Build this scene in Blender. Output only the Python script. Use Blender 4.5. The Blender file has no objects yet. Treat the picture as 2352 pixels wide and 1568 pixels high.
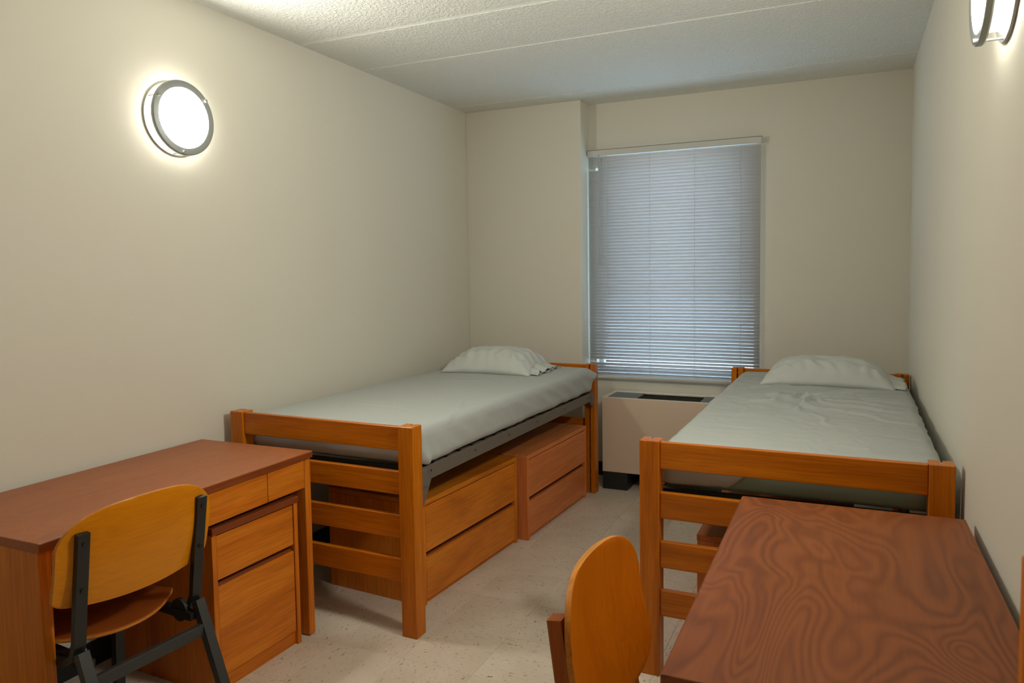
import bpy, bmesh, math, random
from mathutils import Vector, Matrix, noise
random.seed(7)
sc = bpy.context.scene
COL = sc.collection

# ------------------------------------------------------------------ camera
CX, CZ = 2.6046, 1.4631
YAW, PITCH, ROLL, FPX = .4201, -.0642, -.0133, 1665.869
cam = bpy.data.cameras.new('camera'); cam_o = bpy.data.objects.new('camera', cam); COL.objects.link(cam_o)
cam.sensor_width = 36; cam.lens = 36 * FPX / 2352
cam.shift_x = -30.52 / 2352; cam.shift_y = -46.018 / 2352
cam.clip_start = .02
fw = Vector((-math.sin(YAW) * math.cos(PITCH), math.cos(YAW) * math.cos(PITCH), math.sin(PITCH)))
rt = Vector((math.cos(YAW), math.sin(YAW), 0)); up = rt.cross(fw)
c_, s_ = math.cos(ROLL), math.sin(ROLL)
rt, up = rt * c_ + up * s_, -rt * s_ + up * c_
m = Matrix((rt, up, -fw)).transposed().to_4x4(); m.translation = (CX, 0, CZ)
cam_o.matrix_world = m
cam.dof.use_dof = True; cam.dof.focus_distance = 3.4; cam.dof.aperture_fstop = 9
sc.camera = cam_o

# ------------------------------------------------------------------ world, exposure
LAMP_E = 50.0; LAMP_ER = 68.0; SIDE_E = 4.0
LAMP_C = (1.0, .985, .90)
SKY = (.53, .76, 1.0); SKY_E = 1.8
w = bpy.data.worlds.new('daylight'); sc.world = w; w.use_nodes = True
bg = w.node_tree.nodes['Background']; bg.inputs[0].default_value = (*SKY, 1); bg.inputs[1].default_value = SKY_E
sc.view_settings.view_transform = 'Standard'; sc.view_settings.look = 'None'
sc.view_settings.gamma = 1; sc.view_settings.use_curve_mapping = False
sc.view_settings.exposure = 1.24

# ------------------------------------------------------------------ materials
MATS = {}
def new_mat(name):
    mt = bpy.data.materials.new(name); mt.use_nodes = True
    nt = mt.node_tree; b = nt.nodes['Principled BSDF']
    MATS[name] = mt
    return mt, nt, b
def N(nt, typ, **kw):
    n = nt.nodes.new(typ)
    for k, v in kw.items():
        if k in n.inputs: n.inputs[k].default_value = v
        else: setattr(n, k, v)
    return n
def L(nt, a, ao, b, bi): nt.links.new(a.outputs[ao], b.inputs[bi])
def plain(name, col, rough=.5, metal=0, spec=.5, noise_amt=0, noise_scale=8, bump=0, bump_scale=200, coat=0):
    mt, nt, b = new_mat(name)
    b.inputs['Base Color'].default_value = (*col, 1); b.inputs['Roughness'].default_value = rough
    b.inputs['Metallic'].default_value = metal; b.inputs['Specular IOR Level'].default_value = spec
    b.inputs['Coat Weight'].default_value = coat
    tc = N(nt, 'ShaderNodeTexCoord')
    if noise_amt:
        nz = N(nt, 'ShaderNodeTexNoise', Scale=noise_scale, Detail=5.0); L(nt, tc, 'Object', nz, 'Vector')
        mx = N(nt, 'ShaderNodeMix', data_type='RGBA')
        mx.inputs[6].default_value = (*[c * (1 - noise_amt) for c in col], 1); mx.inputs[7].default_value = (*[min(1, c * (1 + noise_amt)) for c in col], 1)
        L(nt, nz, 'Fac', mx, 0); L(nt, mx, 2, b, 'Base Color')
    if bump:
        nz = N(nt, 'ShaderNodeTexNoise', Scale=bump_scale, Detail=3.0); L(nt, tc, 'Object', nz, 'Vector')
        bp = N(nt, 'ShaderNodeBump', Strength=bump, Distance=.002); L(nt, nz, 'Fac', bp, 'Height'); L(nt, bp, 'Normal', b, 'Normal')
    return mt
def ramp(nt, stops):
    r = N(nt, 'ShaderNodeValToRGB'); e = r.color_ramp.elements
    while len(e) < len(stops): e.new(.5)
    for k, (p, c) in enumerate(stops): e[k].position = p; e[k].color = (*c, 1)
    return r
def wood(name, dark, mid, light, axis, rough=.38, across=9., along=.9, swirl=0., coat=.06, fine=.25):
    mt, nt, b = new_mat(name)
    tc = N(nt, 'ShaderNodeTexCoord'); oi = N(nt, 'ShaderNodeObjectInfo')
    ml = N(nt, 'ShaderNodeMath', operation='MULTIPLY'); ml.inputs[1].default_value = 13.7; L(nt, oi, 'Random', ml, 0)
    ad = N(nt, 'ShaderNodeVectorMath', operation='ADD'); L(nt, tc, 'Object', ad, 0); L(nt, ml, 0, ad, 1)
    sc3 = [across] * 3; sc3['xyz'.index(axis)] = along
    mp = N(nt, 'ShaderNodeMapping'); mp.inputs['Scale'].default_value = sc3; L(nt, ad, 0, mp, 'Vector')
    n1 = N(nt, 'ShaderNodeTexNoise', Scale=1.0, Detail=6.0, Roughness=.55, Distortion=.6); L(nt, mp, 'Vector', n1, 'Vector')
    fac = (n1, 'Fac')
    if swirl:
        sc4 = [4.0] * 3; sc4['xyz'.index(axis)] = 1.5
        mp2 = N(nt, 'ShaderNodeMapping'); mp2.inputs['Scale'].default_value = sc4; L(nt, ad, 0, mp2, 'Vector')
        n2 = N(nt, 'ShaderNodeTexNoise', Scale=1.0, Detail=2.2, Roughness=.32, Distortion=.9); L(nt, mp2, 'Vector', n2, 'Vector')
        m1 = N(nt, 'ShaderNodeMath', operation='MULTIPLY'); m1.inputs[1].default_value = 112.; L(nt, n2, 'Fac', m1, 0)
        m2 = N(nt, 'ShaderNodeMath', operation='SINE'); L(nt, m1, 0, m2, 0)
        m3 = N(nt, 'ShaderNodeMath', operation='MULTIPLY_ADD'); m3.inputs[1].default_value = swirl; m4 = N(nt, 'ShaderNodeMath', operation='MULTIPLY_ADD'); m4.inputs[1].default_value = .45; m4.inputs[2].default_value = .275; L(nt, n1, 'Fac', m4, 0)
        L(nt, m2, 0, m3, 0); L(nt, m4, 0, m3, 2)
        fac = (m3, 0)
    rp = ramp(nt, [(.28, dark), (.5, mid), (.74, light)]); L(nt, fac[0], fac[1], rp, 0)
    sf = [150.] * 3; sf['xyz'.index(axis)] = 6.
    mp3 = N(nt, 'ShaderNodeMapping'); mp3.inputs['Scale'].default_value = sf; L(nt, ad, 0, mp3, 'Vector')
    n3 = N(nt, 'ShaderNodeTexNoise', Scale=1.0, Detail=3.0); L(nt, mp3, 'Vector', n3, 'Vector')
    r3 = ramp(nt, [(.3, (1 - fine,) * 3), (.62, (1, 1, 1))]); L(nt, n3, 'Fac', r3, 0)
    mx = N(nt, 'ShaderNodeMix', data_type='RGBA', blend_type='MULTIPLY'); mx.inputs[0].default_value = 1
    L(nt, rp, 'Color', mx, 6); L(nt, r3, 'Color', mx, 7); L(nt, mx, 2, b, 'Base Color')
    b.inputs['Roughness'].default_value = rough; b.inputs['Coat Weight'].default_value = coat; b.inputs['Coat Roughness'].default_value = .25
    b.inputs['Specular IOR Level'].default_value = .25
    bp = N(nt, 'ShaderNodeBump', Strength=.08, Distance=.001); L(nt, n3, 'Fac', bp, 'Height'); L(nt, bp, 'Normal', b, 'Normal')
    return mt
def wood3(name, d, m_, l, **kw):
    return {a: wood(name + '_' + a, d, m_, l, a, **kw) for a in 'xyz'}

# bed frames: orange-brown varnished maple; case goods a little redder; desktop laminate
W_BED = wood3('bed_maple', (.42, .102, .0020), (.58, .152, .0032), (.69, .210, .0060), across=11, rough=.33, coat=.12)
W_CASE = wood3('case_maple', (.52, .128, .0085), (.69, .190, .012), (.80, .262, .021), across=8, along=1.3)
W_DRES = wood3('dresser_maple', (0.54, 0.145, 0.008), (0.71, 0.205, 0.012), (0.8, 0.27, 0.018), across=7, along=2.2)
W_DRED = wood3('dresser_cherry', (0.64, 0.18, 0.045), (0.75, 0.225, 0.06), (0.8, 0.265, 0.075), across=14, along=.7)
W_TOP = wood('desktop_laminate', (.295, .085, .025), (.372, .110, .032), (.428, .133, .040), 'y', rough=.42, across=12, along=1.1, swirl=.05, coat=.1, fine=.12)
W_FIG = wood('desktop_figured', (.172, .043, .0095), (.262, .070, .0150), (.320, .090, .021), 'y', rough=.42, across=5, along=1.2, swirl=.115, coat=.1, fine=.10)
W_EDGE = wood('dark_edge_band', (0.22, 0.05, 0.012), (0.27, 0.064, 0.016), (0.31, 0.078, 0.02), 'y', rough=.4)
W_CHAIR = wood('chair_plywood_gold', (0.62, 0.195, 0.0024), (0.72, 0.24, 0.003), (0.78, 0.285, 0.004), 'y', rough=.33, across=6, along=1.0, coat=.12, fine=.12)
W_CHAIR_E = wood('plywood_edge', (.56, .19, .020), (.64, .235, .030), (.70, .28, .045), 'y', rough=.5, across=40)
W_CHAIRR = wood('chair_plywood_amber', (0.48, 0.112, 0.0012), (0.6, 0.152, 0.0016), (0.68, 0.195, 0.0025), 'z', rough=.33, across=7, along=1.2, coat=.12, fine=.15)
W_SEAT = wood('seat_plywood', (0.32, 0.07, 0.01), (0.4, 0.095, 0.014), (0.46, 0.12, 0.018), 'y', rough=.4)
W_FRAME = wood('chair_frame_wood', (0.34, 0.08, 0.008), (0.42, 0.105, 0.01), (0.5, 0.14, 0.014), 'z', rough=.38)
WALL = plain('cream_wall_paint', (.735, .695, .585), .75, noise_amt=.015, noise_scale=3, bump=.05, bump_scale=350)
STEEL = plain('grey_painted_steel', (.145, .122, .095), .5, noise_amt=.1, noise_scale=20)
BLACK = plain('black_powder_coat', (.014, .015, .014), .45, bump=.1, bump_scale=600)
CHGREY = plain('charcoal_steel', (.032, .034, .032), .42, noise_amt=.15, noise_scale=30)
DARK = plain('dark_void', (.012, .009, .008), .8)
SILVER = plain('brushed_nickel', (.50, .50, .46), .38, metal=.75)
RING = plain('satin_nickel_ring', (.30, .31, .29), .45, metal=.6)
PINM = plain('bright_pin', (.6, .6, .58), .35, metal=.8)
SHEET = plain('white_cotton_sheet', (.45, .465, .440), .9, spec=.15, bump=.12, bump_scale=900)
CASE = plain('white_cotton_pillowcase', (.58, .595, .560), .9, spec=.15, bump=.12, bump_scale=900)
GREEN = plain('green_vinyl_mattress', (.235, .335, .270), .55, noise_amt=.06)
UNIT = plain('beige_enamel', (.74, .58, .44), .45, noise_amt=.02)
UNITL = plain('pale_enamel_edge', (.78, .68, .55), .4)
LID = plain('grey_blue_lid', (.12, .15, .19), .35)
RUBBER = plain('black_cove_base', (.012, .011, .010), .6)
SLAT = None
def slat_mat():
    mt, nt, b = new_mat('white_pvc_slat')
    b.inputs['Base Color'].default_value = (.83, .81, .79, 1); b.inputs['Roughness'].default_value = .5
    tr = N(nt, 'ShaderNodeBsdfTranslucent'); tr.inputs[0].default_value = (.62, .64, .70, 1)
    mx = N(nt, 'ShaderNodeMixShader'); mx.inputs[0].default_value = .20
    L(nt, b, 0, mx, 1); L(nt, tr, 0, mx, 2); L(nt, mx, 0, nt.nodes['Material Output'], 0)
    return mt
SLAT = slat_mat()
BLINDW = plain('white_blind_metal', (.62, .60, .54), .45)
WINF = plain('white_window_frame', (.6, .62, .62), .5)
def glass_mat():
    mt, nt, b = new_mat('window_glass')
    tr = N(nt, 'ShaderNodeBsdfTransparent'); tr.inputs[0].default_value = (.93, .96, .97, 1)
    gl = N(nt, 'ShaderNodeBsdfGlossy', Roughness=.02)
    mx = N(nt, 'ShaderNodeMixShader'); mx.inputs[0].default_value = .06
    L(nt, tr, 0, mx, 1); L(nt, gl, 0, mx, 2); L(nt, mx, 0, nt.nodes['Material Output'], 0)
    return mt
GLASS = glass_mat()
def lamp_mat(name, E):
    mt, nt, b = new_mat(name)
    b.inputs['Base Color'].default_value = (.9, .9, .86, 1)
    b.inputs['Emission Color'].default_value = (*LAMP_C, 1); b.inputs['Emission Strength'].default_value = E
    return mt
OPAL = lamp_mat('lit_opal_lens', LAMP_E); OPALR = lamp_mat('lit_opal_lens_bright', LAMP_ER); OPALS = lamp_mat('lit_opal_drum_side', SIDE_E);
def ceil_mat(bumpy):
    mt, nt, b = new_mat('popcorn_ceiling' if bumpy else 'smooth_seam_filler')
    b.inputs['Base Color'].default_value = (.85, .85, .78, 1) if bumpy else (.88, .88, .82, 1); b.inputs['Roughness'].default_value = .9
    if bumpy:
        tc = N(nt, 'ShaderNodeTexCoord')
        nz = N(nt, 'ShaderNodeTexNoise', Scale=75.0, Detail=3.0, Roughness=.6); L(nt, tc, 'Object', nz, 'Vector')
        rp = ramp(nt, [(.40, (0, 0, 0)), (.66, (1, 1, 1))]); L(nt, nz, 'Fac', rp, 0)
        bp = N(nt, 'ShaderNodeBump', Strength=.75, Distance=.006); L(nt, rp, 'Color', bp, 'Height'); L(nt, bp, 'Normal', b, 'Normal')
    return mt
CEIL = ceil_mat(True); SEAM = ceil_mat(False)
def tile_mat():
    mt, nt, b = new_mat('speckled_vinyl_tile')
    tc = N(nt, 'ShaderNodeTexCoord'); oi = N(nt, 'ShaderNodeObjectInfo')
    ml = N(nt, 'ShaderNodeMath', operation='MULTIPLY'); ml.inputs[1].default_value = 31.0; L(nt, oi, 'Random', ml, 0)
    ad = N(nt, 'ShaderNodeVectorMath', operation='ADD'); L(nt, tc, 'Object', ad, 0); L(nt, ml, 0, ad, 1)
    mp = N(nt, 'ShaderNodeMapping'); mp.inputs['Scale'].default_value = (48, 165, 48); mp.inputs['Rotation'].default_value = (0, 0, .5); L(nt, ad, 0, mp, 'Vector')
    cl = N(nt, 'ShaderNodeTexNoise', Scale=5.0, Detail=4.0); L(nt, ad, 0, cl, 'Vector')
    base = ramp(nt, [(.3, (.62, .52, .40)), (.7, (.71, .61, .485))]); L(nt, cl, 'Fac', base, 0)
    f1 = N(nt, 'ShaderNodeTexNoise', Scale=1.0, Detail=2.0, Distortion=.8); L(nt, mp, 'Vector', f1, 'Vector')
    r1 = ramp(nt, [(.305, (1, 1, 1)), (.355, (0, 0, 0))]); L(nt, f1, 'Fac', r1, 0)
    x1 = N(nt, 'ShaderNodeMix', data_type='RGBA'); L(nt, r1, 'Color', x1, 0); L(nt, base, 'Color', x1, 6); x1.inputs[7].default_value = (.24, .165, .11, 1)
    r2 = ramp(nt, [(.66, (0, 0, 0)), (.72, (1, 1, 1))]); L(nt, f1, 'Fac', r2, 0)
    x2 = N(nt, 'ShaderNodeMix', data_type='RGBA'); L(nt, r2, 'Color', x2, 0); L(nt, x1, 2, x2, 6); x2.inputs[7].default_value = (.74, .67, .56, 1)
    L(nt, x2, 2, b, 'Base Color')
    b.inputs['Roughness'].default_value = .38; b.inputs['Specular IOR Level'].default_value = .45
    return mt
TILE = tile_mat()

# ------------------------------------------------------------------ helpers
def link(o, parent=None):
    COL.objects.link(o)
    if parent is not None: o.parent = parent
    return o
def tag(o, label=None, cat=None, group=None, kind=None):
    if label: o['label'] = label
    if cat: o['category'] = cat
    if group: o['group'] = group
    if kind: o['kind'] = kind
    return o
def thing(name, label, cat, loc=(0, 0, 0), rz=0, group=None):
    o = bpy.data.objects.new(name, None); o.empty_display_size = .1
    o.location = loc; o.rotation_euler = (0, 0, rz); link(o)
    return tag(o, label, cat, group)
def from_bm(name, bm, mat, parent=None, smooth=False):
    bmesh.ops.recalc_face_normals(bm, faces=bm.faces[:])
    me = bpy.data.meshes.new(name); bm.to_mesh(me); bm.free()
    for mt in (mat if isinstance(mat, (list, tuple)) else [mat]): me.materials.append(mt)
    if smooth:
        for p in me.polygons: p.use_smooth = True
    return link(bpy.data.objects.new(name, me), parent)
def add_box(bm, x0, x1, y0, y1, z0, z1, bev=0., seg=2):
    r = bmesh.ops.create_cube(bm, size=1)
    vs = r['verts']
    for v in vs: v.co = Vector(((x0 + x1) / 2 + v.co.x * (x1 - x0), (y0 + y1) / 2 + v.co.y * (y1 - y0), (z0 + z1) / 2 + v.co.z * (z1 - z0)))
    if bev:
        es = list({e for v in vs for e in v.link_edges})
        bmesh.ops.bevel(bm, geom=es, offset=bev, segments=seg, affect='EDGES', profile=.5)
def box(name, x0, x1, y0, y1, z0, z1, mat, parent=None, bev=.002, seg=2):
    bm = bmesh.new(); add_box(bm, x0, x1, y0, y1, z0, z1, bev, seg)
    return from_bm(name, bm, mat, parent)
def prism(name, poly, a0, a1, axis, mat, parent=None, bev=0.):
    """extrude a 2D polygon along an axis: 'z': (x,y); 'y': (x,z); 'x': (y,z)"""
    bm = bmesh.new()
    def P(p, a): return {'z': (p[0], p[1], a), 'y': (p[0], a, p[1]), 'x': (a, p[0], p[1])}[axis]
    v0 = [bm.verts.new(P(p, a0)) for p in poly]; v1 = [bm.verts.new(P(p, a1)) for p in poly]
    n = len(poly)
    bm.faces.new(v0[::-1]); bm.faces.new(v1)
    for i in range(n): bm.faces.new((v0[i], v0[(i + 1) % n], v1[(i + 1) % n], v1[i]))
    if bev: bmesh.ops.bevel(bm, geom=bm.edges[:], offset=bev, segments=1, affect='EDGES')
    return from_bm(name, bm, mat, parent)
def add_cyl(bm, p0, p1, r, seg=12, r2=None):
    p0, p1 = Vector(p0), Vector(p1); d = p1 - p0
    q = d.to_track_quat('Z', 'Y').to_matrix().to_4x4()
    bmesh.ops.create_cone(bm, cap_ends=True, segments=seg, radius1=r, radius2=r if r2 is None else r2, depth=d.length, matrix=Matrix.Translation((p0 + p1) / 2) @ q)
def cyl(name, p0, p1, r, mat, parent=None, seg=12, r2=None):
    bm = bmesh.new(); add_cyl(bm, p0, p1, r, seg, r2)
    o = from_bm(name, bm, mat, parent)
    return o
def add_sweep(bm, pts, wy, t):
    """flat bar in the local xz plane, width wy about y given per point as (x, y, z); rectangular section wy (y) by t (in-plane)"""
    rows = []
    for i, p in enumerate(pts):
        p = Vector(p)
        a = Vector(pts[max(i - 1, 0)]); b = Vector(pts[min(i + 1, len(pts) - 1)])
        d = (b - a).normalized(); n = Vector((0, 1, 0)); s = d.cross(n).normalized()
        rows.append([bm.verts.new(p + n * sy * wy / 2 + s * st * t / 2) for sy, st in ((-1, -1), (1, -1), (1, 1), (-1, 1))])
    for r0, r1 in zip(rows, rows[1:]):
        for k in range(4): bm.faces.new((r0[k], r0[(k + 1) % 4], r1[(k + 1) % 4], r1[k]))
    bm.faces.new(rows[0][::-1]); bm.faces.new(rows[-1])
def bar(name, pts, wy, t, mat, parent, bev=.0015):
    bm = bmesh.new(); add_sweep(bm, pts, wy, t)
    if bev:
        es = [e for e in bm.edges if len(e.link_faces) == 2 and e.calc_face_angle(0) > .6]
        bmesh.ops.bevel(bm, geom=es, offset=bev, segments=1, affect='EDGES')
    return from_bm(name, bm, mat, parent)
def fbm(x, y, z=0, o=4): return noise.fractal(Vector((x, y, z)), 1.0, 2.0, o)
def ridge(x, y, z=0): return 1 - abs(noise.noise(Vector((x, y, z)))) * 2

# ------------------------------------------------------------------ room
H = 2.659; W = 2.9345; YC = 4.800; YW = 4.977; XC = .8967; YN = -1.45
WX0, WX1, WZ0, WZ1 = .945, 2.055, .745, 2.27
fl = box('floor', -.02, W + .02, YN, YW + .02, -.06, -.003, plain('tile_grout', (.30, .25, .19), .7), bev=0); tag(fl, kind='structure', label='speckled beige vinyl tile floor')
TS = .305
tile_me = None
def tile_mesh():
    bm = bmesh.new(); add_box(bm, -TS / 2 + .0003, TS / 2 - .0003, -TS / 2 + .0003, TS / 2 - .0003, -.003, 0, 0)
    for e in [e for e in bm.edges if all(v.co.z > -.001 for v in e.verts)]: pass
    bmesh.ops.bevel(bm, geom=[e for e in bm.edges if all(v.co.z > -.001 for v in e.verts)], offset=.0006, segments=1, affect='EDGES')
    me = bpy.data.meshes.new('tile'); bm.to_mesh(me); bm.free(); me.materials.append(TILE); return me
TM = tile_mesh()
xs0 = 1.055 - 4 * TS + TS / 2
for i in range(11):
    for j in range(22):
        x = xs0 + i * TS; y = YW - .12 - j * TS
        if y < YN or x - TS / 2 > W: continue
        x0, x1 = max(x - TS / 2, 0), min(x + TS / 2, W)
        if x1 - x0 < .02: continue
        if x1 - x0 < TS - .01 or y + TS / 2 > YW:
            y1 = min(y + TS / 2, YW)
            t = box('tile', x0 + .0003, x1 - .0003, y - TS / 2 + .0003, y1 - .0003, -.003, 0, TILE, fl, bev=0)
            continue
        t = bpy.data.objects.new('tile', TM); t.location = (x, y, 0); t.rotation_euler.z = random.choice((0, 1, 2, 3)) * math.pi / 2
        link(t, fl)
cl = box('ceiling', -.02, W + .02, YN, YW + .02, H + .003, H + .08, SEAM, bev=0); tag(cl, kind='structure', label='cream popcorn ceiling with smooth seams')
seams = [YN, -.6, .4, 1.4, 2.3, 3.022, 3.545, 4.605, YW]
hw = [0, .012, .012, .012, .012, .016, .010, .009, 0]
for k in range(len(seams) - 1):
    box('ceiling_panel', 0, W, seams[k] + hw[k], seams[k + 1] - hw[k + 1], H, H + .003, CEIL, cl, bev=0)
wl = box('wall_left', -.12, 0, YN, YW + .15, 0, H, WALL, bev=0); tag(wl, kind='structure', label='plain cream painted left wall')
wr = box('wall_right', W, W + .12, YN, YW + .15, 0, H, WALL, bev=0); tag(wr, kind='structure', label='plain cream painted right wall')
wn = box('wall_near', 0, W, YN - .12, YN, 0, H, WALL, bev=0); tag(wn, kind='structure', label='cream wall behind the viewer')
wc = box('wall_chase', 0, XC, YC, YW + .15, 0, H, WALL, bev=.003); tag(wc, kind='structure', label='boxed-out cream wall section left of the window')
bm = bmesh.new()
for a in ((XC, WX0, 0, H), (WX1, W, 0, H), (WX0, WX1, 0, WZ0), (WX0, WX1, WZ1, H)):
    add_box(bm, a[0], a[1], YW, YW + .15, a[2], a[3], 0)
bmesh.ops.remove_doubles(bm, verts=bm.verts[:], dist=1e-5)
wb = from_bm('wall_back', bm, WALL); tag(wb, kind='structure', label='cream window wall')
# window: frame, sashes and panes in the opening
win = thing('window_1', 'white framed window behind the closed blinds', 'window'); del win['category']; tag(win, kind='structure')
bm = bmesh.new()
for a in ((WX0, WX0 + .03, WZ0, WZ1), (WX1 - .03, WX1, WZ0, WZ1), (WX0 + .03, WX1 - .03, WZ0, WZ0 + .03), (WX0 + .03, WX1 - .03, WZ1 - .03, WZ1)):
    add_box(bm, a[0], a[1], YW + .07, YW + .13, a[2], a[3], .003)
from_bm('window_frame', bm, WINF, win)
box('pane', WX0 + .03, WX1 - .03, YW + .098, YW + .102, WZ0 + .03, WZ1 - .03, GLASS, win, bev=0)
box('window_sill', WX0, WX1, YW + .001, YW + .07, WZ0, WZ0 + .012, WINF, win)
# vinyl cove base
def base(name, x0, x1, y0, y1, label):
    o = box(name, x0, x1, y0, y1, 0, .10, RUBBER, bev=.002); tag(o, kind='structure', label=label)
base('baseboard_left', 0, .006, YN, YC, 'black vinyl cove base along the left wall')
base('baseboard_right', W - .006, W, YN, YW, 'black vinyl cove base along the right wall')
base('baseboard_chase', .006, XC + .006, YC - .006, YC, 'black vinyl cove base along the boxed-out wall')
base('baseboard_reveal', XC, XC + .006, YC, YW, 'short black vinyl cove base on the side of the boxed-out wall')
base('baseboard_back', XC + .006, W - .006, YW - .006, YW, 'black vinyl cove base below the window')

# ------------------------------------------------------------------ wall lamps
def lathe(name, prof, mat, parent, seg=64, smooth=True, closed=False):
    """profile [(r, x)] revolved about local x"""
    bm = bmesh.new(); rings = []
    for r, x in prof:
        rings.append([bm.verts.new((x, r * math.cos(2 * math.pi * k / seg), r * math.sin(2 * math.pi * k / seg))) for k in range(seg)] if r > 1e-6 else [bm.verts.new((x, 0, 0))])
    pairs = list(zip(rings, rings[1:])) + ([(rings[-1], rings[0])] if closed else [])
    for a, b in pairs:
        for k in range(seg):
            k2 = (k + 1) % seg
            if len(a) == 1: bm.faces.new((a[0], b[k], b[k2]))
            elif len(b) == 1: bm.faces.new((a[k], a[k2], b[0]))
            else: bm.faces.new((a[k], a[k2], b[k2], b[k]))
    o = from_bm(name, bm, mat, parent, smooth)
    if smooth:
        md = o.modifiers.new('es', 'EDGE_SPLIT'); md.split_angle = .6
    return o
def wall_lamp(loc, rz, label, opal):
    t = thing('wall_lamp', label, 'lamp', loc, rz, 'round drum wall lamps')
    lathe('back_ring', [(.130, .001), (.151, .001), (.154, .004), (.151, .009), (.130, .009)], SILVER, t, closed=True)
    lathe('drum_side', [(.1240, .001), (.1240, .0455), (.122, .0455), (.122, .001)], OPALS, t, closed=True)
    dome = [(.1225, .0545)] + [(.1225 * math.cos(a), .0545 + .015 * math.sin(a)) for a in [k * math.pi / 16 for k in range(1, 9)]]
    dome[8] = (0, .0695)
    lathe('lens', dome, opal, t)
    lathe('front_ring', [(.1245, .046), (.150, .046), (.153, .050), (.153, .060), (.150, .063), (.1245, .061)], RING, t, closed=True)
    for a in (40, 150, 265):
        y, z = .143 * math.cos(math.radians(a)), .143 * math.sin(math.radians(a))
        bm = bmesh.new(); add_cyl(bm, (.003, y, z), (.066, y, z), .0028, 10); add_cyl(bm, (.062, y, z), (.070, y, z), .0065, 14)
        from_bm('standoff_pin', bm, SILVER, t)
    return t
wall_lamp((0, 2.235, 2.135), 0, 'lit round white drum lamp on the left wall', OPAL)
wall_lamp((W, 2.03, 2.142), math.pi, 'lit round white drum lamp on the right wall, cut off by the frame', OPALR)

# ------------------------------------------------------------------ blinds
BX0, BX1, BY = .9035, 2.081, YW - .038
bl = thing('mini_blind', 'closed white mini blinds covering the window', 'blinds', (0, 0, 0))
box('headrail', BX0, BX1, BY - .020, BY + .020, 2.288, 2.328, BLINDW, bl, bev=.003)
box('headrail_shadow_strip', BX0, BX1, BY - .019, BY + .019, 2.3281, 2.3305, STEEL, bl, bev=0)  # solid grey strip, draws in the shadow line above the headrail
box('bottom_rail', BX0 + .004, BX1 - .004, BY - .013, BY + .013, .718, .736, BLINDW, bl, bev=.004)
SL, SW, ST = BX1 - BX0 - .012, .0255, .0007
def slat_mesh(l0, l1):
    bm = bmesh.new(); n = 6; top = []; bot = []
    for i in range(n + 1):
        s = -1 + 2 * i / n; y = s * SW / 2; z = .0022 * (1 - s * s)
        top.append([bm.verts.new((x, y, z + ST / 2)) for x in (l0, l1)]); bot.append([bm.verts.new((x, y, z - ST / 2)) for x in (l0, l1)])
    for i in range(n):
        bm.faces.new((top[i][0], top[i][1], top[i + 1][1], top[i + 1][0])); bm.faces.new((bot[i][0], bot[i + 1][0], bot[i + 1][1], bot[i][1]))
        for e in (0, 1): bm.faces.new((top[i][e], top[i + 1][e], bot[i + 1][e], bot[i][e]))
    for i in (0, n): bm.faces.new((top[i][0], top[i][1], bot[i][1], bot[i][0]))
    bmesh.ops.recalc_face_normals(bm, faces=bm.faces[:])
    me = bpy.data.meshes.new('slat'); bm.to_mesh(me); bm.free(); me.materials.append(SLAT)
    for p in me.polygons: p.use_smooth = abs(p.normal.x) < .5
    return me
SM = slat_mesh(0, SL); SMB1 = slat_mesh(.115, SL); SMB2 = slat_mesh(.075, SL)
PITCHS = .0226; nsl = int((2.280 - .752) / PITCHS)
for k in range(nsl + 1):
    z = .752 + k * PITCHS
    me = SM; tilt = -math.radians(61.5)
    if abs(z - .833) < PITCHS / 2: me = SMB1; tilt = -math.radians(45)
    elif abs(z - 2.198) < PITCHS / 2: me = SMB2
    elif abs(z - 1.013) < PITCHS / 2: tilt = -math.radians(65)
    elif k < 3: tilt = -math.radians((48, 52, 56)[k])
    o = bpy.data.objects.new('slat', me); o.location = (BX0 + .006, BY, z); o.rotation_euler.x = tilt + random.uniform(-.015, .015)
    link(o, bl)
for x in (1.041, 1.348, 1.655, 1.955):
    for dy in (-.0125, .0125): cyl('ladder_cord', (x, BY + dy, .73), (x, BY + dy, 2.29), .0010, BLINDW, bl, 6)
bm = bmesh.new(); add_cyl(bm, (.991, BY - .030, 2.288), (.995, BY - .028, 1.53), .0042, 8); add_cyl(bm, (.991, BY - .030, 2.285), (.991, BY - .018, 2.296), .003, 8)
from_bm('tilt_wand', bm, plain('clear_grey_wand', (.42, .43, .40), .3), bl)

# ------------------------------------------------------------------ fan coil heater below the window
FX0, FX1, FY0, FY1 = 1.083, 1.928, 4.664, YW - .008
fc = thing('heater_cabinet', 'beige metal heater cabinet under the window', 'heater', (0, 0, 0))
box('front_panel', FX0, FX1, FY0, FY0 + .012, .119, .624, UNIT, fc, bev=.004)
box('side_panel', FX0 + .002, FX0 + .012, FY0 + .012, FY1, .119, .622, UNITL, fc, bev=.001)
box('side_panel', FX1 - .012, FX1 - .002, FY0 + .012, FY1, .119, .622, UNITL, fc, bev=.001)
box('back_panel', FX0 + .012, FX1 - .012, FY1 - .010, FY1, .119, .622, UNIT, fc, bev=.001)
box('bottom_panel', FX0 + .012, FX1 - .012, FY0 + .012, FY1 - .01, .119, .13, UNIT, fc, bev=.001)
box('top_edge', FX0, FX1, FY0 - .001, FY0 + .016, .621, .631, UNITL, fc, bev=.002)
box('top_back_edge', FX0 + .03, FX1, FY1 - .06, FY1, .622, .631, UNITL, fc, bev=.002)
box('top_end_edge', FX0, FX0 + .03, FY0 + .016, FY1, .622, .631, UNITL, fc, bev=.002)
box('lid', FX0 + .031, 1.318, FY0 + .018, FY1 - .062, .618, .629, LID, fc, bev=.002)
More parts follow.
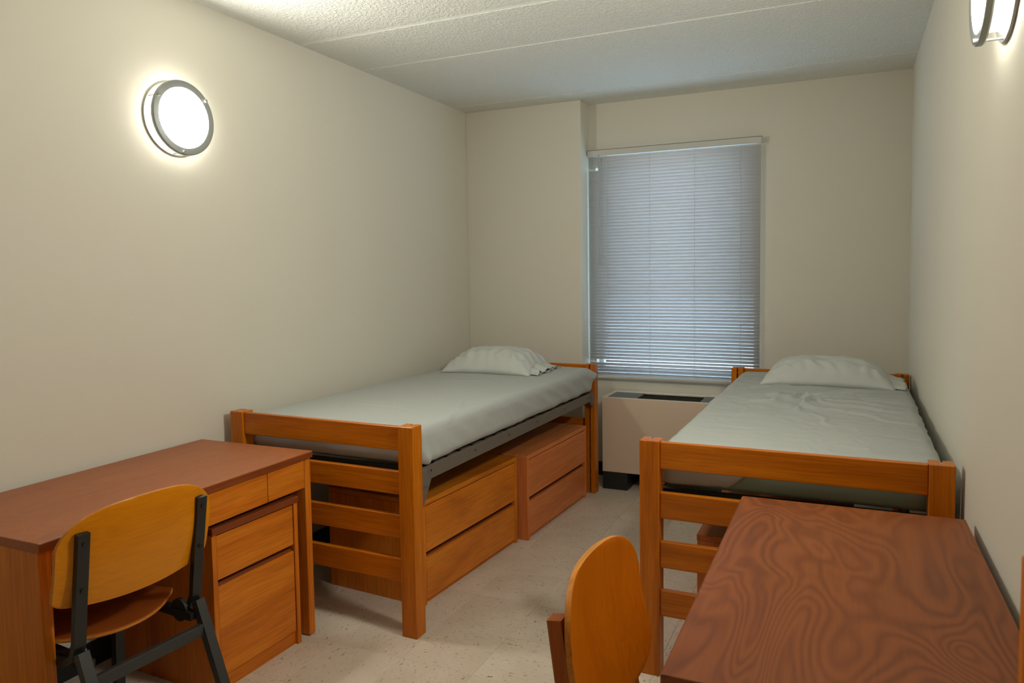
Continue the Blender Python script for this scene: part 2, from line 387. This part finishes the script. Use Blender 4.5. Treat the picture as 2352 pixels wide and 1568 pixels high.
box('lid', 1.735, FX1, FY0 + .018, FY1 - .062, .618, .629, LID, fc, bev=.002)
for k in range(9): box('grille_bar', 1.325, 1.73, FY0 + .034 + k * .022, FY0 + .040 + k * .022, .600, .618, RUBBER, fc, bev=0)
box('grille_tray', 1.325, 1.73, FY0 + .018, FY1 - .062, .585, .592, DARK, fc, bev=0)
for x0, x1 in ((FX0 + .002, 1.259), (FX1 - .18, FX1 - .004)): box('base_foot', x0, x1, FY0 + .002, FY1 - .02, 0, .119, BLACK, fc, bev=.002)

# ------------------------------------------------------------------ beds
BW, BL, HB, PW, PD = .9862, 2.1891, .8647, .0714, .0674
def post(parent, x0, y0, inward):
    """square post with a slot on the side that faces the mattress"""
    x1, y1 = x0 + PW, y0 + PD; xm = (x0 + x1) / 2 ; g = .0045; d = .030
    if inward > 0: poly = [(x0, y0), (x1, y0), (x1, y1), (xm + g, y1), (xm + g, y1 - d), (xm - g, y1 - d), (xm - g, y1), (x0, y1)]
    else: poly = [(x0, y0), (xm - g, y0), (xm - g, y0 + d), (xm + g, y0 + d), (xm + g, y0), (x1, y0), (x1, y1), (x0, y1)]
    o = prism('post', poly, 0, HB, 'z', W_BED['z'], parent, bev=.002)
    ys = (y1 - .012) if inward > 0 else (y0 + .012)
    bm = bmesh.new()
    for k in range(16): add_cyl(bm, (xm - g - .001, ys, .07 + k * .051), (xm + g + .001, ys, .07 + k * .051), .0022, 6)
    add_cyl(bm, (xm, (y0 + y1) / 2 - inward * .012, HB - .004), (xm, (y0 + y1) / 2 - inward * .012, HB + .0006), .004, 10)
    p = from_bm('slot_pins', bm, PINM, o); tag(p, kind='stuff')
    return o
RAILS = ((.763, .861), (.582, .678), (.401, .498), (.222, .318))
def bed(loc, rz, label):
    t = thing('bed_frame', label, 'bed', loc, rz, 'twin wooden bed frames')
    for x in (0, BW - PW):
        post(t, x, 0, 1); post(t, x, BL - PD, -1)
    for z0, z1 in RAILS:
        box('foot_rail', PW, BW - PW, .012, .036, z0, z1, W_BED['x'], t, bev=.004, seg=3)
        box('head_rail', PW, BW - PW, BL - .036, BL - .012, z0, z1, W_BED['x'], t, bev=.004, seg=3)
    for side, xo in ((-1, .012), (1, BW - .012)):
        # steel angle rail with splayed end brackets
        ya, yb = PD + .002, BL - PD - .002
        poly = [(ya, .515), (ya + .012, .515), (ya + .075, .624), (yb - .075, .630), (yb - .012, .585), (yb, .585), (yb, .684), (ya, .682)]
        o = prism('side_rail', poly, xo - .0035, xo + .0035, 'x', STEEL, t, bev=.001)
        xi = xo - side * .0035
        box('rail_flange', min(xi, xi - side * .045), max(xi, xi - side * .045), ya, yb, .6740, .6785, STEEL, o, bev=.001)
        bm = bmesh.new()
        for y in (ya + .075, ya + .052, ya + .45, ya + .80, ya + 1.15, ya + 1.55, yb - .11, yb - .075):
            add_cyl(bm, (xo - .0042, y, .657), (xo + .0042, y, .657), .0052 if y != ya + .052 else .003, 10)
        from_bm('bolt_holes', bm, DARK, o)['kind'] = 'stuff'
        for yy in (ya, yb):
            s = 1 if yy == ya else -1
            box('rail_hook', xo - .009, xo + .009, min(yy, yy + s * .045), max(yy, yy + s * .045), .600, .676, STEEL, o, bev=.003)
    # spring deck
    for y in (PD + .004, BL - PD - .03): box('deck_end_bar', .055, BW - .055, y, y + .026, .650, .678, BLACK, t, bev=0)
    bm = bmesh.new()
    for k in range(17): y = PD + .1 + k * .115; add_box(bm, .02, BW - .02, y, y + .025, .672, .6785, 0)
    from_bm('deck_straps', bm, BLACK, t)['kind'] = 'stuff'
    return t
BLO = (.0472, 2.4265, 0); BLR = -.0210
BRO = (1.9232, 2.5176, 0); BRR = -.0080
bed(BLO, BLR, 'orange-brown wooden bed frame along the left wall')
bed(BRO, BRR, 'orange-brown wooden bed frame along the right wall')

# ------------------------------------------------------------------ mattresses with fitted sheets
def rounded_grid(x0, x1, y0, y1, z0, z1, r, nx, ny, nz, bottom=True):
    """dense rounded box, returns bmesh with verts and their outward normals dict"""
    bm = bmesh.new(); nor = {}; cache = {}
    def vert(i, j, k):
        key = (i, j, k)
        if key not in cache:
            p = Vector((x0 + (x1 - x0) * i / nx, y0 + (y1 - y0) * j / ny, z0 + (z1 - z0) * k / nz))
            q = Vector((min(max(p.x, x0 + r), x1 - r), min(max(p.y, y0 + r), y1 - r), min(max(p.z, z0 + r), z1 - r)))
            d = p - q
            n = d.normalized() if d.length > 1e-9 else Vector((0, 0, 1))
            v = bm.verts.new(q + n * r); nor[v] = n; cache[key] = v
        return cache[key]
    def face(*ks): bm.faces.new([vert(*k) for k in ks])
    for i in range(nx):
        for j in range(ny):
            face((i, j, nz), (i + 1, j, nz), (i + 1, j + 1, nz), (i, j + 1, nz))
            if bottom: face((i, j, 0), (i, j + 1, 0), (i + 1, j + 1, 0), (i + 1, j, 0))
    for i in range(nx):
        for k in range(nz):
            face((i, 0, k), (i + 1, 0, k), (i + 1, 0, k + 1), (i, 0, k + 1)); face((i, ny, k), (i, ny, k + 1), (i + 1, ny, k + 1), (i + 1, ny, k))
    for j in range(ny):
        for k in range(nz):
            face((0, j, k), (0, j, k + 1), (0, j + 1, k + 1), (0, j + 1, k)); face((nx, j, k), (nx, j + 1, k), (nx, j + 1, k + 1), (nx, j, k + 1))
    return bm, nor
def fold(p, a, b, wd, hgt):
    """height of a crease running from a to b"""
    ax, ay = a; bx, by = b; dx, dy = bx - ax, by - ay; l2 = dx * dx + dy * dy
    u = ((p.x - ax) * dx + (p.y - ay) * dy) / l2
    if u < -.1 or u > 1.1: return 0
    uc = min(max(u, 0), 1)
    px, py = p.x - ax - dx * uc, p.y - ay - dy * uc
    s = (px * dy - py * dx) / math.sqrt(l2) + .012 * math.sin(u * 9 + ax * 7)
    taper = max(0, math.sin(math.pi * min(max((u + .1) / 1.2, 0), 1))) ** .7
    return hgt * taper * (math.exp(-(s / wd) ** 2) - .45 * math.exp(-((s - 1.6 * wd) / wd) ** 2))
def mattress(loc, rz, label, right):
    t = thing('mattress', label, 'mattress', loc, rz, 'twin mattresses in white fitted sheets')
    x0, x1, y0, y1, z0, z1 = .048, BW - .048, PD + .010, BL - PD - .010, .6790, .838
    if right: x0, x1 = .070, BW - .026
    else: x0, x1 = .055, BW - .030
    bm, _ = rounded_grid(x0, x1, y0, y1, z0, z1, .035, 24, 40, 6)
    from_bm('mattress_core', bm, GREEN, t, True)
    bm, nor = rounded_grid(x0 - (.008 if right else .010), x1 + (.008 if right else .022), y0 - .008, y1 + .008, z0 + .004, z1 + .008, .045, 110, 220, 22, bottom=False)
    if right:
        folds = [((.50, 1.25), (.80, 1.33), .012, .016), ((.48, 1.22), (.36, 1.02), .014, .013), ((.50, 1.20), (.50, .98), .010, .014), ((.47, 1.18), (.60, 1.02), .009, .010),
                 ((.40, 1.30), (.30, 1.14), .012, .009), ((.55, 1.22), (.92, 1.30), .012, .009), ((.56, 1.14), (.90, 1.08), .010, .008), ((.60, 1.02), (.94, .95), .012, .007),
                 ((.52, 1.34), (.84, 1.50), .014, .008), ((.44, 1.10), (.24, .98), .012, .008), ((.60, .92), (.96, .70), .012, .006), ((.22, 1.45), (.40, 1.62), .014, .006),
                 ((.55, .80), (.62, .55), .010, .005), ((.70, 1.20), (.98, 1.20), .010, .007), ((.30, .9), (.22, .6), .012, .004), ((.50, .96), (.42, .70), .011, .006)]
    else:
        folds = [((.98, .3), (.80, .75), .012, .004), ((.15, .5), (.75, .4), .014, .003), ((.2, 1.2), (.7, 1.35), .014, .003)]
    for v, n in nor.items():
        p = v.co.copy()
        amp = .0035 if not right else .0055
        d = amp * fbm(p.x * 2.3, p.y * 2.0, p.z * 2 + (5 if right else 0), 3)
        if n.z > .5:
            d += (1.5 if right else 1) * sum(fold(p, *f) for f in folds)
            d += (.0042 if right else .0010) * ridge(p.x * 9 + 3 * fbm(p.x * 3, p.y * 3), p.y * 7, 3)
            if right: d += .0032 * ridge(p.x * 15 + 2 * fbm(p.x * 4, p.y * 4, 1), p.y * 13 + 2 * fbm(p.x * 4, p.y * 4, 8), 5) * math.exp(-((p.x - .52) / .33) ** 2 - ((p.y - 1.15) / .45) ** 2)
            if right: d += .012 * ridge(p.x * 3.2 + fbm(p.x * 2, p.y * 2), p.y * 3.4, 9) * math.exp(-((p.x - .5) / .4) ** 2 - ((p.y - 1.2) / .5) ** 2)
        if abs(n.x) > .5 and (n.x > 0) == (not right) or abs(n.x) > .5:
            q = p.y * 9 - (z1 - p.z) * 14 * (1 if p.y > 1 else .6)
            fade = min(1, (z1 - p.z) / .06)
            d += fade * .006 * ridge(q * .55, p.z * 4, 2) + fade * .004 * noise.noise(Vector((q, p.z * 6, 1)))
        if n.y < -.5: d += .004 * noise.noise(Vector((p.x * 9, p.z * 12, 4)))
        v.co = p + n * d
        # hem
        if abs(n.x) > .5: hz = z0 + .009 + .006 * (noise.noise(Vector((p.x * 5, p.y * 5, 7))) + .5)
        else: hz = z0 - .001 + .004 * (noise.noise(Vector((p.x * 5, p.y * 5, 7))) + .5)
        if right and p.y < y0 + .06:
            u = (p.x - x0) / (x1 - x0)
            if u < .10: hz = z0 - .004
            elif u < .36: hz = z0 + .010 + .024 * abs(math.sin((u - .10) / .26 * math.pi)) - .010
            hz2 = z0 + .012 + .155 * min(1, max(0, (u - .24) / .18)) ** 1.2
            if u > .24: hz = hz2
            hz = min(hz, z1 - .006)
        if v.co.z < hz:
            v.co.z = hz
            if right and p.y < y0 + .06 and (p.x - x0) < .12: v.co.y -= .006
        # bunched corners
        if not right:
            dx, dy = p.x - x1, p.y - y1
            g = math.exp(-((dx / .045) ** 2 + (dy / .05) ** 2) - ((p.z - .795) / .028) ** 2)
            v.co += Vector((.034, .030, 0)) * g
            g = math.exp(-((dx / .05) ** 2 + ((p.y - y0) / .10) ** 2) - ((p.z - .715) / .04) ** 2)
            v.co += Vector((.010, 0, -.004)) * g * (1 + .8 * math.sin(p.y * 90 + p.z * 40))
        else:
            g = math.exp(-(((p.x - x0) / .05) ** 2 + ((p.y - y0) / .08) ** 2) - ((p.z - .71) / .03) ** 2)
            v.co += Vector((-.008, -.004, 0)) * g * (1 + .8 * math.sin(p.z * 120))
    sh = from_bm('fitted_sheet', bm, SHEET, t, True)
    tag(sh, label='white fitted sheet')
    md = sh.modifiers.new('thick', 'SOLIDIFY'); md.thickness = .0015; md.offset = 1
    return t
mattress(BLO, BLR, 'mattress in a smooth white fitted sheet on the left bed', False)
mattress(BRO, BRR, 'mattress with a rumpled white sheet pulled off its green foot end', True)

# ------------------------------------------------------------------ pillows
def pillow(loc, rz, label, a, b, hgt, seed, hem_side):
    t = thing('pillow', label, 'pillow', loc, rz, 'white bed pillows')
    n = 56; bm = bmesh.new(); top = {}; bot = {}
    def prof(s, p): return max(0., 1 - abs(s) ** p)
    for i in range(n + 1):
        for j in range(n + 1):
            u, v = -1 + 2 * i / n, -1 + 2 * j / n
            x = a * u * (1 - .05 * (1 - abs(v)) * abs(u)); y = b * v * (1 - .07 * (1 - abs(u)) * abs(v))
            hh = hgt * prof(u, 3.2) ** .62 * prof(v, 2.6) ** .60
            edge = prof(u, 6) * prof(v, 6)
            wr = .010 * ridge(u * 3 + seed + v * 1.3, v * 2.2 - u, seed) + .004 * noise.noise(Vector((u * 7 + v * 5, v * 6, seed)))
            # creases that gather along the front edge and fan out from the corners
            wr += .008 * math.exp(-((v + .75) / .3) ** 2) * math.sin(u * 26 + 3 * noise.noise(Vector((u * 3, v * 3, seed))))
            wr += .008 * math.exp(-((abs(u) - .8) / .22) ** 2) * math.sin(v * 17 + u * 9 + seed)
            z = hh + wr * edge + .004 * fbm(u * 2, v * 2, seed)
            top[i, j] = bm.verts.new((x, y, max(z, .004)))
            if 0 < i < n and 0 < j < n: bot[i, j] = bm.verts.new((x, y, .001 + .006 * (1 - edge)))
            else: bot[i, j] = top[i, j]
    for i in range(n):
        for j in range(n):
            bm.faces.new((top[i, j], top[i + 1, j], top[i + 1, j + 1], top[i, j + 1]))
            f = [bot[i, j], bot[i, j + 1], bot[i + 1, j + 1], bot[i + 1, j]]
            f = list(dict.fromkeys(f))
            if len(f) > 2:
                try: bm.faces.new(f)
                except ValueError: pass
    from_bm('pillow_body', bm, CASE, t, True)
    # open end of the pillowcase: a floppy, slightly gaping sleeve
    bm = bmesh.new(); rows = []; m_ = 64
    for k in range(7):
        q = k / 6; row = []
        for j in range(m_):
            an = 2 * math.pi * j / m_; cy, sz = math.cos(an), math.sin(an)
            gap = hgt * (.30 - .20 * q) + .006 * math.sin(cy * 11 + seed)
            yy = b * (.80 + .14 * q) * (abs(cy) ** .8) * (1 if cy >= 0 else -1)
            zz = .010 + gap * .5 * (1 + sz) * max(.12, 1 - abs(cy) ** 3) + .006 * q * math.sin(cy * 15 + sz * 2 + seed)
            xx = hem_side * (a * .86 + q * (.14 * a + .045)) + hem_side * .008 * math.sin(cy * 7 + seed)
            row.append(bm.verts.new((xx, yy, max(zz, .003))))
        rows.append(row)
    for r0, r1 in zip(rows, rows[1:]):
        for j in range(m_): bm.faces.new((r0[j], r0[(j + 1) % m_], r1[(j + 1) % m_], r1[j]))
    o = from_bm('pillowcase_hem', bm, CASE, t, True)
    md = o.modifiers.new('thick', 'SOLIDIFY'); md.thickness = .0018
    return t
def on_bed(o, r, x, y, z):
    return (o[0] + x * math.cos(r) - y * math.sin(r), o[1] + x * math.sin(r) + y * math.cos(r), z)
pillow((.525, 4.215, .845), .02, 'plump white pillow on the left bed', .31, .225, .150, 2.3, 1)
pillow((2.500, 4.310, .847), -.01, 'wide wrinkled white pillow on the right bed', .335, .215, .140, 6.1, 1)

# ------------------------------------------------------------------ under-bed dressers
def dresser(loc, rz, label, wv, depth=.545, width=.87, hgt=.475):
    """local: front faces +x at x=0, body behind; y runs from 0 to width"""
    t = thing('low_dresser', label, 'dresser', loc, rz, 'low two-drawer dressers under the beds')
    th = .022
    for y in (0, width - th): box('side_panel', -depth, 0, y, y + th, 0, hgt - .024, wv['z'], t, bev=.002)
    box('top_board', -depth, .002, 0, width, hgt - .024, hgt, wv['y'], t, bev=.003)
    box('back_panel', -depth, -depth + .008, th, width - th, .02, hgt - .024, wv['y'], t, bev=0)
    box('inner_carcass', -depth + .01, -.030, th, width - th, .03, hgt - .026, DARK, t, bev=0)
    box('toe_rail', -.030, -.016, th, width - th, 0, .028, wv['y'], t, bev=0)
    zs = ((.022, .212), (.238, hgt - .030))
    for z0, z1 in zs:
        o = box('drawer', -.022, -.001, th + .003, width - th - .003, z0, z1, wv['y'], t, bev=.003)
        if z0 < .1: prism('finger_pull', [(-.030, z1 - .004), (-.012, z1 - .004), (-.016, z1 + .006), (-.030, z1 + .006)], th + .006, width - th - .006, 'y', W_EDGE, o)
    return t
dresser((.905, 2.668, 0), -.066, 'orange maple low dresser under the left bed, nearer the foot', W_DRES)
dresser((1.010, 3.572, 0), -.042, 'reddish low dresser under the left bed, nearer the window', W_DRED)
t = dresser((2.092, 2.715 + .87, 0), math.pi, 'dark low dresser under the right bed, glimpsed between the rails', W_DRED)

# ------------------------------------------------------------------ desks
DD, DL, DZ = .6053, 1.1028, .7621
def desk(loc, rz, label, top, seam):
    """local: back edge at x=0, front at x=DD, y from 0 (far panel) to -DL"""
    t = thing('desk', label, 'desk', loc, rz, 'wooden student desks')
    box('desktop', 0, DD, -DL, 0, DZ - .027, DZ, top, t, bev=.0025)
    prism('edge_band', [(DD, DZ - .025), (DD + .0015, DZ - .024), (DD + .0015, DZ - .003), (DD, DZ - .002)], -DL + .003, -.003, 'y', W_EDGE, t)
    th = .034
    for y0 in (-th - .004, -DL + .004): box('end_panel', .012, DD - .010, y0, y0 + th, .004, DZ - .027, W_CASE['z'], t, bev=.003)
    for y0 in (-th - .004, -DL + .004):
        for x in (.05, DD - .06): cyl('glide', (x, y0 + th / 2, 0), (x, y0 + th / 2, .006), .012, BLACK, t, 10)
    ya, yb = -DL + .004 + th, -th - .004
    box('back_panel', .014, .030, ya, yb, .24, DZ - .027, W_CASE['y'], t, bev=0)
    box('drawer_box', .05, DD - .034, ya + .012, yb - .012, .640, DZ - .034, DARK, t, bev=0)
    box('apron_drawer', DD - .032, DD - .012, seam + .0015, yb - .001, .618, DZ - .029, W_CASE['y'], t, bev=.002)
    box('apron_drawer', DD - .032, DD - .012, ya + .001, seam - .0015, .618, DZ - .029, W_CASE['y'], t, bev=.002)
    return t
desk((.0166, 2.2933, 0), .012, 'wooden desk against the left wall with drawers and a chair', W_TOP, -.243)
desk((2.9180, 2.321 - DL, 0), math.pi + .0045, 'desk with swirly figured reddish top at lower right', W_FIG, -.86)

def pedestal(loc, rz):
    t = thing('drawer_pedestal', 'two-drawer wooden pedestal tucked under the left desk', 'cabinet', loc, rz)
    wd, dp, hg, th = .418, .50, .600, .020
    for y in (0, wd - th): box('side_panel', -dp, 0, y, y + th, 0, hg - .026, W_CASE['z'], t, bev=.002)
    box('top_board', -dp, .006, -.002, wd + .002, hg - .026, hg, W_EDGE, t, bev=.003)
    box('back_panel', -dp, -dp + .008, th, wd - th, .02, hg - .026, W_CASE['z'], t, bev=0)
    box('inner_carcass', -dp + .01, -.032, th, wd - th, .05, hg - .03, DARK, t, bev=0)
    box('plinth', -.030, -.014, th, wd - th, 0, .052, W_CASE['y'], t, bev=0)
    for z0, z1 in ((.056, .383), (.408, .568)):
        o = box('drawer', -.024, -.004, th + .003, wd - th - .003, z0, z1, W_CASE['y'], t, bev=.003)
        if z0 < .1: prism('finger_pull', [(-.032, z1 - .004), (-.013, z1 - .004), (-.018, z1 + .009), (-.032, z1 + .009)], th + .006, wd - th - .006, 'y', W_EDGE, o)
pedestal((.603, 1.796, 0), -.020)

# ------------------------------------------------------------------ chairs
def chair(loc, rz, label, frame, back_m, edge_m, seat_m, up_t, wood_frame, lean=.156, low=.022, lowp=14., topp=3.0, tope=.62):
    """local x is forward (to the desk); upright tops at x=0"""
    t = thing('desk_chair', label, 'chair', loc, rz)
    lx = lambda z: lean * (.794 - z)
    # curved plywood back
    ns, nt_ = 40, 26; hwid = .236; thk = .0125
    bm = bmesh.new(); G = {}
    for side in (0, 1):
        for i in range(ns + 1):
            s = math.sin((-1 + 2 * i / ns) * math.pi / 2)
            zt = .752 + .103 * max(0, 1 - abs(s) ** topp) ** tope; zb = .612 - low * max(0, 1 - abs(s) ** lowp) ** .5 - .022 * (1 - s * s)
            for j in range(nt_ + 1):
                z = zb + (zt - zb) * j / nt_
                x = lx(z) - .016 + .042 * s * s + up_t / 2 + thk * side - .012 * math.sin((z - .59) / .27 * math.pi)
                G[side, i, j] = bm.verts.new((x, s * hwid, z))
    for side in (0, 1):
        for i in range(ns):
            for j in range(nt_): bm.faces.new([G[side, i + a, j + b] for a, b in ((0, 0), (1, 0), (1, 1), (0, 1))])
    rim = []
    for i in range(ns):
        for j in (0, nt_): rim.append(bm.faces.new((G[0, i, j], G[0, i + 1, j], G[1, i + 1, j], G[1, i, j])))
    for j in range(nt_):
        for i in (0, ns): rim.append(bm.faces.new((G[0, i, j], G[0, i, j + 1], G[1, i, j + 1], G[1, i, j])))
    for f in rim: f.material_index = 1
    re = {e for f in rim for e in f.edges if len(e.link_faces) == 2 and sum(g.material_index for g in e.link_faces) == 1}
    bmesh.ops.bevel(bm, geom=list(re), offset=.002, segments=2, affect='EDGES', profile=.5)
    o = from_bm('backrest', bm, [back_m, edge_m], t, True); md = o.modifiers.new('es', 'EDGE_SPLIT'); md.split_angle = .5
    # plywood seat
    bm = bmesh.new(); G = {}; n = 30; thk = .013
    for side in (0, 1):
        for i in range(n + 1):
            s = math.sin((-1 + 2 * i / n) * math.pi / 2); y = s * .190
            xr = .085 + .085 * abs(s) ** 2.2; xf = .500 - .05 * abs(s) ** 6
            for j in range(n + 1):
                q = j / n; x = xr + (xf - xr) * q
                z = .448 + .014 * (s * s) - .010 * math.sin(q * math.pi) + .006 * (1 - q) ** 3 - .02 * max(0, q - .85) ** 2 / .0225 - thk * side
                G[side, i, j] = bm.verts.new((x, y, z))
    for side in (0, 1):
        for i in range(n):
            for j in range(n): bm.faces.new([G[side, i + a, j + b] for a, b in ((0, 0), (1, 0), (1, 1), (0, 1))])
    rim = []
    for i in range(n):
        for j in (0, n): rim.append(bm.faces.new((G[0, i, j], G[0, i + 1, j], G[1, i + 1, j], G[1, i, j])))
        for j in (0, n): rim.append(bm.faces.new((G[0, j, i], G[0, j, i + 1], G[1, j, i + 1], G[1, j, i])))
    for f in rim: f.material_index = 1
    re = {e for f in rim for e in f.edges if len(e.link_faces) == 2 and sum(g.material_index for g in e.link_faces) == 1}
    bmesh.ops.bevel(bm, geom=list(re), offset=.003, segments=2, affect='EDGES', profile=.5)
    o = from_bm('seat', bm, [seat_m, edge_m], t, True); md = o.modifiers.new('es', 'EDGE_SPLIT'); md.split_angle = .5
    yb = .181
    for sy in (-1, 1):
        y = sy * yb
        if wood_frame:
            u = bar('upright', [(-.004, y, .794), (lx(.60) - .004, y, .60), (lx(.40) + .004, y, .40)], .034, .030, frame, t, .003)
            bar('leg', [(lx(.40) + .006, y, .43), (-.10, y, 0)], .034, .034, frame, t, .003)
            bar('leg', [(.40, y - sy * .010, .43), (.44, y - sy * .010, 0)], .034, .034, frame, t, .003)
            bar('seat_rail', [(.02, y, .420), (.44, y, .420)], .028, .034, frame, t, .003)
        else:
            u = bar('upright', [(0, y, .794), (lx(.60), y, .60), (.047, y, .475), (.062, y, .440), (.10, y, .418), (.16, y, .414)], .032, .018, frame, t, .002)
            bar('leg', [(.036, y, .458), (-.152, y, .006)], .030, .026, CHGREY, t, .002)
            bar('leg', [(.425, y - sy * .020, .41), (.44, y - sy * .020, .006)], .030, .026, frame, t, .002)
            bar('seat_rail', [(.03, y - sy * .020, .415), (.44, y - sy * .020, .415)], .026, .024, frame, t, .002)
            cyl('side_bracket', (.090, y - sy * .016, .425), (.090, y - sy * .030, .425), .036, BLACK, t, 24)
            for x, yy in ((-.154, y), (.440, y - sy * .020)): cyl('glide', (x, yy, 0), (x, yy, .014), .014, BLACK, t, 12)
        for z in (.765, .635):
            cyl('bolt', (lx(z) - up_t / 2 - .004, y, z), (lx(z) - up_t / 2 + .004, y, z), .0055, BLACK, u, 10)
    if wood_frame:
        box('stretcher', -.055, -.030, -yb + .017, yb - .017, .20, .25, frame, t, bev=.003)
    else:
        bm = bmesh.new(); add_box(bm, -.006, .012, -yb + .012, yb - .012, .358, .394, .0015)
        from_bm('stretcher', bm, CHGREY, t)
        box('front_stretcher', .40, .42, -yb + .012, yb - .012, .405, .43, frame, t, bev=.001)
    return t
chair((.770, 1.420, 0), math.pi - .075, 'chair with golden plywood back and black metal frame at the left desk', BLACK, W_CHAIR, W_CHAIR_E, W_SEAT, .018, False)
chair((2.095, 1.463, 0), 0, 'all-wood chair with amber plywood back at the right desk', W_FRAME, W_CHAIRR, W_CHAIR_E, W_CHAIRR, .030, True, .130, .085, 5., 4.2, .55)

# ------------------------------------------------------------------ invented shelf unit standing in for an unidentified brown edge at right
t = thing('guessed_bookcase', 'unidentified brown wooden edge at the right border, shape guessed', 'guessed_bookcase', (W - .01, .30, 0), 0)
for y in (0, .46): box('side_panel', -.1712, 0, y, y + .022, 0, 1.200, W_CASE['z'], t, bev=.002)
box('back_panel', -.008, 0, .022, .46, .04, 1.175, W_CASE['z'], t, bev=0)
for z in (.05, .42, .79, 1.177): box('shelf', -.169, -.008, .022, .46, z, z + .022, W_CASE['y'], t, bev=.001)
